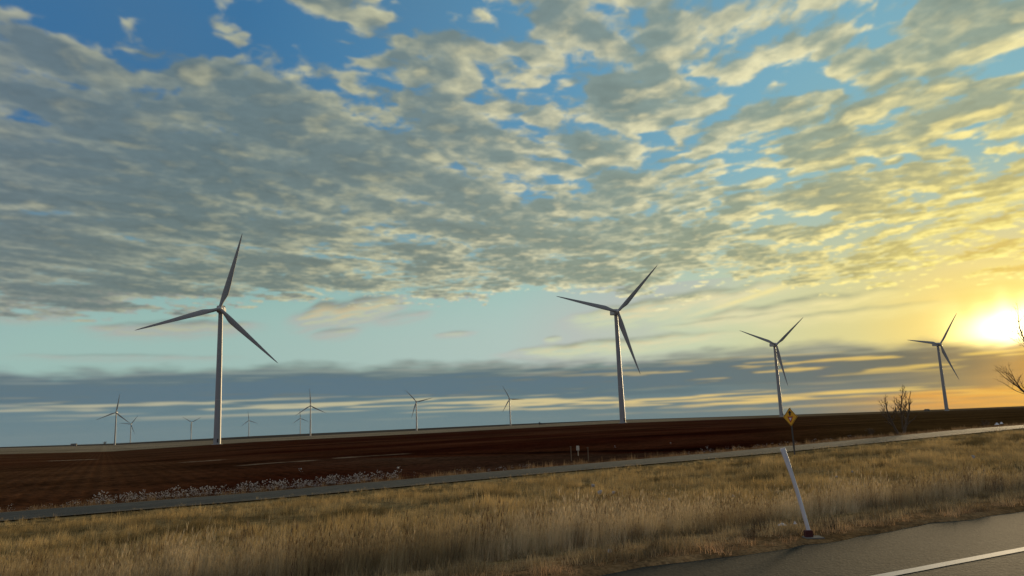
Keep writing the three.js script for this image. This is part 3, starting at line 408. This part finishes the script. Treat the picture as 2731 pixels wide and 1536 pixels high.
const TURB = [ // hub sight line, foot x, angle of the first blade, label
  [586, 823, 574, 75.5, 'largest wind turbine, rotor facing us, standing at the left in the red soil'],
  [1648, 831, 1664, 46.4, 'second largest wind turbine, right of centre, nacelle showing left of its hub'],
  [2071, 919, 2085, 40, 'wind turbine standing just left behind the yellow diamond sign'],
  [2508, 918, 2523, 53, 'rightmost wind turbine, nearest the sun, behind the bare tree'],
  [309, 1100, 302, 81, 'distant wind turbine with a blade straight up, leftmost on the horizon'],
  [349, 1131, 346, 53, 'faint small wind turbine just right of the leftmost distant one'],
  [510.5, 1126, 507, 27, 'faint small wind turbine close left of the largest turbine, blades in a Y'],
  [664, 1121, 662, 98, 'faint small wind turbine close right of the largest turbine'],
  [828, 1082, 826.5, 93, 'distant wind turbine with one blade straight up, above the cotton band'],
  [801, 1115, 800, 95, 'faint small wind turbine directly left behind the distant one with a straight-up blade'],
  [1110.5, 1071.5, 1111.5, 12, 'distant wind turbine above the right end of the cotton band, one blade along its tower'],
  [1359.6, 1064, 1362, -2, 'distant wind turbine nearest left of the second largest, one blade pointing right level'],
];
const proto = makeTurbine();
TURB.forEach(([hx, hy, fx, ang, label], i) => {
  const o = i ? proto.clone() : proto; if (i) { o.name = numbered('wind_turbine'); scene.add(o); }
  const d = sight(hx, hy), h = Math.hypot(d.x, d.z); let a = 200, b = 6000;
  for (let q = 0; q < 60; q++) { const r = (a + b) / 2, x = d.x / h * r, z = d.z / h * r; if (EYE + r * d.y / h - groundY(x, z) < HUB) a = r; else b = r; }
  const yaw = 13 * DEG, r = a, x = d.x / h * r - Math.sin(yaw) * HUBZ, z = d.z / h * r - Math.cos(yaw) * HUBZ;
  o.position.copy(onGround(x, z)); o.rotation.y = yaw;
  let n = 0; o.traverse((c) => { if (c.name === 'blade') { c.rotation.z = (ang - 90 + 120 * n) * DEG; n++; } });
  tag(o, label, 'wind turbine', i < 4 ? 'large wind turbines in the near fields' : 'distant wind turbines on the horizon');
 
});

// ---------- yellow sign ----------
{
  const foot = atT(2121, 28.6, 1228); const mid = level(2110, 1111.6, foot); const H = mid.y - foot.y;
  const o = thing('road_sign', foot, Math.atan2(-UX, -UZ)); tag(o, 'yellow diamond warning sign with black arrow above red and white triangle', 'road sign');
  const steel = std({ color: lin(0.09, 0.085, 0.08), roughness: 0.6, metalness: 0.3 });
  const post = mesh('post', new THREE.BoxGeometry(0.06, H + 0.75, 0.05), steel, o); post.position.y = (H + 0.75) / 2 - 0.3;
  const S = 0.33, dia = (k, hole) => { const s = new THREE.Shape(), r = 0.05 * k, e = k; s.moveTo(0, -e + r); s.quadraticCurveTo(0, -e, r * 0.7, -e + r * 0.7 + 0); s.lineTo(e - r * 0.7, -r * 0.7); s.quadraticCurveTo(e, 0, e - r * 0.7, r * 0.7); s.lineTo(r * 0.7, e - r * 0.7); s.quadraticCurveTo(0, e, -r * 0.7, e - r * 0.7); s.lineTo(-e + r * 0.7, r * 0.7); s.quadraticCurveTo(-e, 0, -e + r * 0.7, -r * 0.7); s.lineTo(-r * 0.7, -e + r * 0.7); if (hole) s.holes.push(hole); return s; };
  const E = 0.47, ex = (s, d) => new THREE.ExtrudeGeometry(s, { depth: d, bevelEnabled: false });
  const yel = std({ color: lin(0.93, 0.48, 0.015), roughness: 0.45 }), blk = std({ color: lin(0.015, 0.015, 0.015), roughness: 0.5 }), red = std({ color: lin(0.42, 0.02, 0.02), roughness: 0.45 }), wht = std({ color: lin(0.82, 0.80, 0.76), roughness: 0.45 });
  const panel = mesh('panel', ex(dia(E), 0.012), yel, o); panel.position.set(0, H, 0.03);
  const inner = dia(E * 0.90); const bd = mesh('border', ex(dia(E * 0.955, inner), 0.003), blk, panel); bd.position.z = 0.0125;
  const ar = new THREE.Shape(); ar.moveTo(0, 0.34); ar.lineTo(0.13, 0.19); ar.lineTo(0.055, 0.19); ar.lineTo(0.055, 0.07); ar.lineTo(-0.055, 0.07); ar.lineTo(-0.055, 0.19); ar.lineTo(-0.13, 0.19); mesh('arrow_symbol', ex(ar, 0.003), blk, panel).position.z = 0.0126;
  const tri = (k, y) => { const s = new THREE.Shape(); s.moveTo(-0.185 * k, y + 0.11 * k); s.lineTo(0.185 * k, y + 0.11 * k); s.lineTo(0, y - 0.21 * k); return s; };
  const yt = mesh('yield_symbol', ex(tri(1, -0.09), 0.003), red, panel); yt.position.z = 0.0126; mesh('yield_centre', ex(tri(0.50, -0.098), 0.002), wht, yt).position.z = 0.0032;
  for (const y of [0.2, -0.3]) mesh('bolt', new THREE.CylinderGeometry(0.012, 0.012, 0.012, 8).rotateX(Math.PI / 2), steel, panel).position.set(0, y * 1.3 - 0.02, 0.02);
}
// ---------- white marker post ----------
{
  const foot = hit(2157, 1434), a = level(2157, 1418, foot), b = level(2087, 1195, foot);
  const o = thing('marker_post', foot); tag(o, 'leaning white flexible marker post on a dark red base at the highway edge', 'marker post');
  const L = a.distanceTo(b), dir = b.clone().sub(a).normalize();
  const rows = 26, n = 14, pos = [], idx = []; for (let i = 0; i <= rows; i++) { const k = i / rows, w = lerp(0.026, 0.037, sstep(0.55, 1, k)), d = lerp(0.026, 0.012, sstep(0.55, 0.95, k)), bow = 0.012 * Math.sin(k * Math.PI); for (let j = 0; j < n; j++) { const q = j / n * Math.PI * 2; pos.push(Math.cos(q) * w + bow, k * L, Math.sin(q) * d); } }
  for (let i = 0; i < rows; i++) for (let j = 0; j < n; j++) { const A = i * n + j, B = i * n + (j + 1) % n; idx.push(A, A + n, B, B, A + n, B + n); } const top = rows * n; for (let j = 1; j < n - 1; j++) idx.push(top, top + j + 1, top + j);
  const g = new THREE.BufferGeometry(); g.setAttribute('position', new THREE.Float32BufferAttribute(pos, 3)); const uv = []; for (let i = 0; i <= rows; i++) for (let j = 0; j < n; j++) uv.push(j / n * 0.3, i / rows * 1.1); g.setAttribute('uv', new THREE.Float32BufferAttribute(uv, 2)); g.setIndex(idx); g.computeVertexNormals();
  const grime = texture(256, (u, v) => { const f = tfbm(u, v, 8, 4), st = tpn(u * 30, v * 3, 30); const k = 0.9 + 0.2 * (f - 0.5) - (st > 0.75 ? 0.12 : 0); return [k, k * 0.99, k * 0.97]; });
  const tube = mesh('tube', g, std({ color: lin(0.86, 0.87, 0.90), roughness: 0.45, map: grime }), o); tube.position.copy(a.clone().sub(foot)); tube.quaternion.setFromUnitVectors(V(0, 1, 0), dir);
  const base = mesh('base', roundBox(0.085, 0.10, 0.085, 0.012), std({ color: lin(0.075, 0.014, 0.012), roughness: 0.8 }), o); base.position.set(0, 0.035, 0);
  mesh('anchor_plate', roundBox(0.22, 0.03, 0.2, 0.008), std({ color: lin(0.16, 0.15, 0.13), roughness: 0.9 }), o).position.set(0.05, -0.012, 0.02);
}
// ---------- stakes at the field edge ----------
{
  const wood = std({ color: lin(0.13, 0.095, 0.06), roughness: 0.95 }), pale = std({ color: lin(0.45, 0.40, 0.30), roughness: 0.8 });
  [[1524, 1229, 1192, 0, 'thin dark stake at the field edge, left one of three'], [1542, 1216, 1195, 1, 'stake with a pale capped top at the field edge, middle one of three'], [1569, 1229, 1194, 0, 'thin dark stake at the field edge, right one of three']].forEach(([px, y0, y1, cap, label]) => { const p = hit(px, y0), q = level(px - 1, y1, p), H = q.y - p.y; const o = thing('stake', p); mesh('post', rod(V(0, -0.1, 0), V(rr(-0.02, 0.02), H, 0), 0.03, 0.022, 8), cap ? pale : wood, o); const c = mesh('cap', roundBox(cap ? 0.17 : 0.075, cap ? 0.28 : 0.05, cap ? 0.13 : 0.075, 0.015), cap ? std({ color: lin(0.62, 0.56, 0.44), roughness: 0.7 }) : wood, o); c.position.y = H; tag(o, label, 'stake'); });
}

// ---------- bare trees and bushes ----------
const barkMat = std({ color: lin(0.17, 0.125, 0.08), roughness: 0.95, map: texture(256, (u, v) => 0.7 + 0.6 * (tpn(u * 20, v * 5, 20) - 0.5) + 0.3 * (tfbm(u, v, 10, 3) - 0.5)) }), twigMat = std({ color: lin(0.12, 0.088, 0.058), roughness: 1 });
function limb(a, dir, L, r0, r1, wig, segs, up) { // a bent tapering tube; returns its geometry and points along it
  const pts = [a.clone()], d = dir.clone().normalize(); for (let i = 0; i < segs; i++) { d.add(V(rr(-wig, wig), rr(-wig, wig) * 0.6 + up, rr(-wig, wig))).normalize(); pts.push(pts[i].clone().addScaledVector(d, L / segs)); }
  const sides = r0 > 0.05 ? 9 : r0 > 0.02 ? 6 : 4, pos = [], uv = [], idx = [];
  pts.forEach((p, i) => { const t = (pts[Math.min(i + 1, segs)].clone().sub(pts[Math.max(i - 1, 0)])).normalize(), x = V(t.y + 0.3, t.z, t.x).cross(t).normalize(), y = t.clone().cross(x), r = lerp(r0, r1, i / segs) * (1 + 0.1 * pn(i * 1.3, a.x * 9)); for (let j = 0; j <= sides; j++) { const q = j / sides * Math.PI * 2; pos.push(p.x + (x.x * Math.cos(q) + y.x * Math.sin(q)) * r, p.y + (x.y * Math.cos(q) + y.y * Math.sin(q)) * r, p.z + (x.z * Math.cos(q) + y.z * Math.sin(q)) * r); uv.push(j / sides, i / segs * L * 0.6); } });
  for (let i = 0; i < segs; i++) for (let j = 0; j < sides; j++) { const A = i * (sides + 1) + j, B = A + 1, C = A + sides + 1, D = C + 1; idx.push(A, B, C, B, D, C); }
  const g = new THREE.BufferGeometry(); g.setAttribute('position', new THREE.Float32BufferAttribute(pos, 3)); g.setAttribute('uv', new THREE.Float32BufferAttribute(uv, 2)); g.setIndex(idx); g.computeVertexNormals(); return { g, pts, end: d };
}
function grow(a, dir, L, r, depth, out, o) {
  const segs = depth > 2 ? 7 : 4, m = limb(a, dir, L, r, r * 0.45, o.wig, segs, o.up); out[depth >= o.thickFrom ? 'thick' : 'thin'].push(m.g); if (depth === 0) return;
  const n = depth > 1 ? o.kids : o.kids + 3;
  for (let i = 0; i < n; i++) { const k = Math.max(1, Math.min(segs, Math.floor(rr(0.28, 1.05) * segs + 0.5))), p = m.pts[k], ax = V(rr(-1, 1), rr(-0.25, 0.5), rr(-1, 1)).normalize(), d2 = m.pts[k].clone().sub(m.pts[k - 1]).normalize().multiplyScalar(0.85).addScaledVector(ax, rr(0.5, 1.0)).normalize(); grow(p, d2, L * rr(0.36, 0.62), Math.max(o.min, r * lerp(1, 0.45, k / segs) * rr(0.4, 0.62)), depth - 1, out, o); }
  grow(m.pts[segs], m.end, L * 0.55, Math.max(o.min, r * 0.45), depth - 1, out, o);
}
function bareTree(name, foot, trunks, o, label) {
  const root = thing(name, foot), out = { thick: [], thin: [] };
  for (const [dir, L, r, start] of trunks) { const tr = limb(start, dir, L, r, r * 0.5, 0.07, 10, 0.02); mesh('trunk', tr.g, barkMat, root); for (const k of o.at) { const ax = V(rr(-1, 1), rr(0.0, 0.5), rr(-0.8, 0.8)).normalize(), p = tr.pts[k]; grow(p, dir.clone().normalize().multiplyScalar(0.8).addScaledVector(ax, rr(0.6, 1.15)), L * o.sub * rr(0.7, 1.15), r * lerp(1, 0.5, k / 10) * 0.55, o.depth, out, o); } grow(tr.pts[10], tr.end, L * o.sub * 0.9, r * 0.5, o.depth, out, o); }
  if (out.thick.length) mesh('limbs', mergeGeometries(out.thick), barkMat, root); mesh('twigs', mergeGeometries(out.thin), twigMat, root).userData.kind = 'stuff'; tag(root, label, 'tree'); return root;
}
seed = 21;
bareTree('bare_tree', atT(2404, 36.6, 1160), [[V(-0.52, 1, 0.1), 2.0, 0.10, V(-0.12, -0.2, 0)], [V(0.46, 1, -0.1), 2.15, 0.12, V(0.1, -0.2, 0)], [V(0.02, 1, 0.25), 2.0, 0.06, V(0.12, 0.35, 0.05)]], { wig: 0.20, up: 0.05, kids: 3, depth: 2, thickFrom: 2, min: 0.010, at: [4, 5, 6, 7, 8, 9], sub: 0.40 }, 'small bare tree with forked trunks beyond the frontage road, left of the rightmost turbine');
seed = 5;
bareTree('bare_tree', atT(2812, 28.0, 1195), [[V(-0.16, 1, 0.05), 4.6, 0.17, V(0, -0.2, 0)], [V(0.3, 1, 0.1), 3.6, 0.13, V(0.1, 0.2, 0)]], { wig: 0.20, up: 0.03, kids: 3, depth: 3, thickFrom: 3, min: 0.005, at: [1, 2, 3, 3, 4, 5, 6, 7, 8, 9], sub: 0.5 }, 'bare tree at the right edge, its twigs reaching in beneath the sun');
seed = 31;
function bush(px, py, size, label) { const foot = hit(px, py), root = thing('bush', foot), out = { thick: [], thin: [] }; for (let i = 0; i < 16; i++) { const a = rr(0, 6.28); grow(V(rr(-0.1, 0.1), -0.05, rr(-0.1, 0.1)), V(Math.cos(a) * rr(0.2, 0.9), 1, Math.sin(a) * rr(0.2, 0.9)), size * rr(0.4, 0.62), 0.014 * size, 2, out, { wig: 0.22, up: 0.02, kids: 3, thickFrom: 5, min: 0.006 * size }); } mesh('branches', mergeGeometries(out.thin), twigMat, root); tag(root, label, 'bush'); }
bush(2325, 1160, 0.62, 'faint bare bush left of the small bare tree, against the dark field');
bush(2628, 1139, 0.7, 'small dry bush beside the frontage road left of the white lumps');
bush(279, 1186, 12, 'dark bush on the horizon left of the leftmost distant turbine foot');
// ---------- small things on the horizon ----------
function shed(px, py, w, h, d, label, dist) {
  const dr = sight(px, py), hh = Math.hypot(dr.x, dr.z), p = onGround(dr.x / hh * dist, dr.z / hh * dist), o = thing('farm_shed', p, 0.3), wall = std({ color: lin(0.16, 0.14, 0.12), roughness: 0.9 }), roof = std({ color: lin(0.10, 0.095, 0.09), roughness: 0.7 });
  mesh('wall', new THREE.BoxGeometry(w, h, d).translate(0, h / 2, 0), wall, o); const s = new THREE.Shape(); s.moveTo(-d / 2 - 0.3, h); s.lineTo(d / 2 + 0.3, h); s.lineTo(0, h + d * 0.3); const r = new THREE.ExtrudeGeometry(s, { depth: w + 0.6, bevelEnabled: false }); r.rotateY(Math.PI / 2); r.translate(-w / 2 - 0.3, 0.003, 0); mesh('roof', r, roof, o); mesh('door', new THREE.BoxGeometry(w * 0.25, h * 0.75, 0.1).translate(0, h * 0.375, d / 2 + 0.03), darkMat, o); tag(o, label, 'shed');
}
shed(2472, 1093, 6, 1.9, 4, 'low dark farm shed on the horizon left of the rightmost turbine foot', 1200);
shed(197, 1186, 13, 4, 8, 'tiny dark farm shed on the horizon at the far left', 2300);
{
  const dr = sight(1443, 1130), hh = Math.hypot(dr.x, dr.z), p = onGround(dr.x / hh * 1500, dr.z / hh * 1500), o = thing('farm_machine', p, 0.15), m = std({ color: lin(0.05, 0.05, 0.048), roughness: 0.8 });
  mesh('body', roundBox(5.5, 2.4, 2.6, 0.3), m, o).position.set(-1.5, 2.0, 0); mesh('cab', roundBox(2.0, 1.9, 2.0, 0.25), m, o).position.set(-3.0, 3.9, 0); mesh('header', roundBox(9, 0.8, 1.6, 0.2), m, o).position.set(5.2, 1.0, 0); for (const x of [-3.4, 0.4]) for (const z of [-1.4, 1.4]) mesh('wheel', new THREE.CylinderGeometry(0.95, 0.95, 0.5, 18).rotateX(Math.PI / 2), darkMat, o).position.set(x, 0.9, z);
  tag(o, 'small dark farm machine on the pale horizon strip, left of the second largest turbine', 'farm machine');
}
scene.updateMatrixWorld(true);
renderer.render(scene, camera);
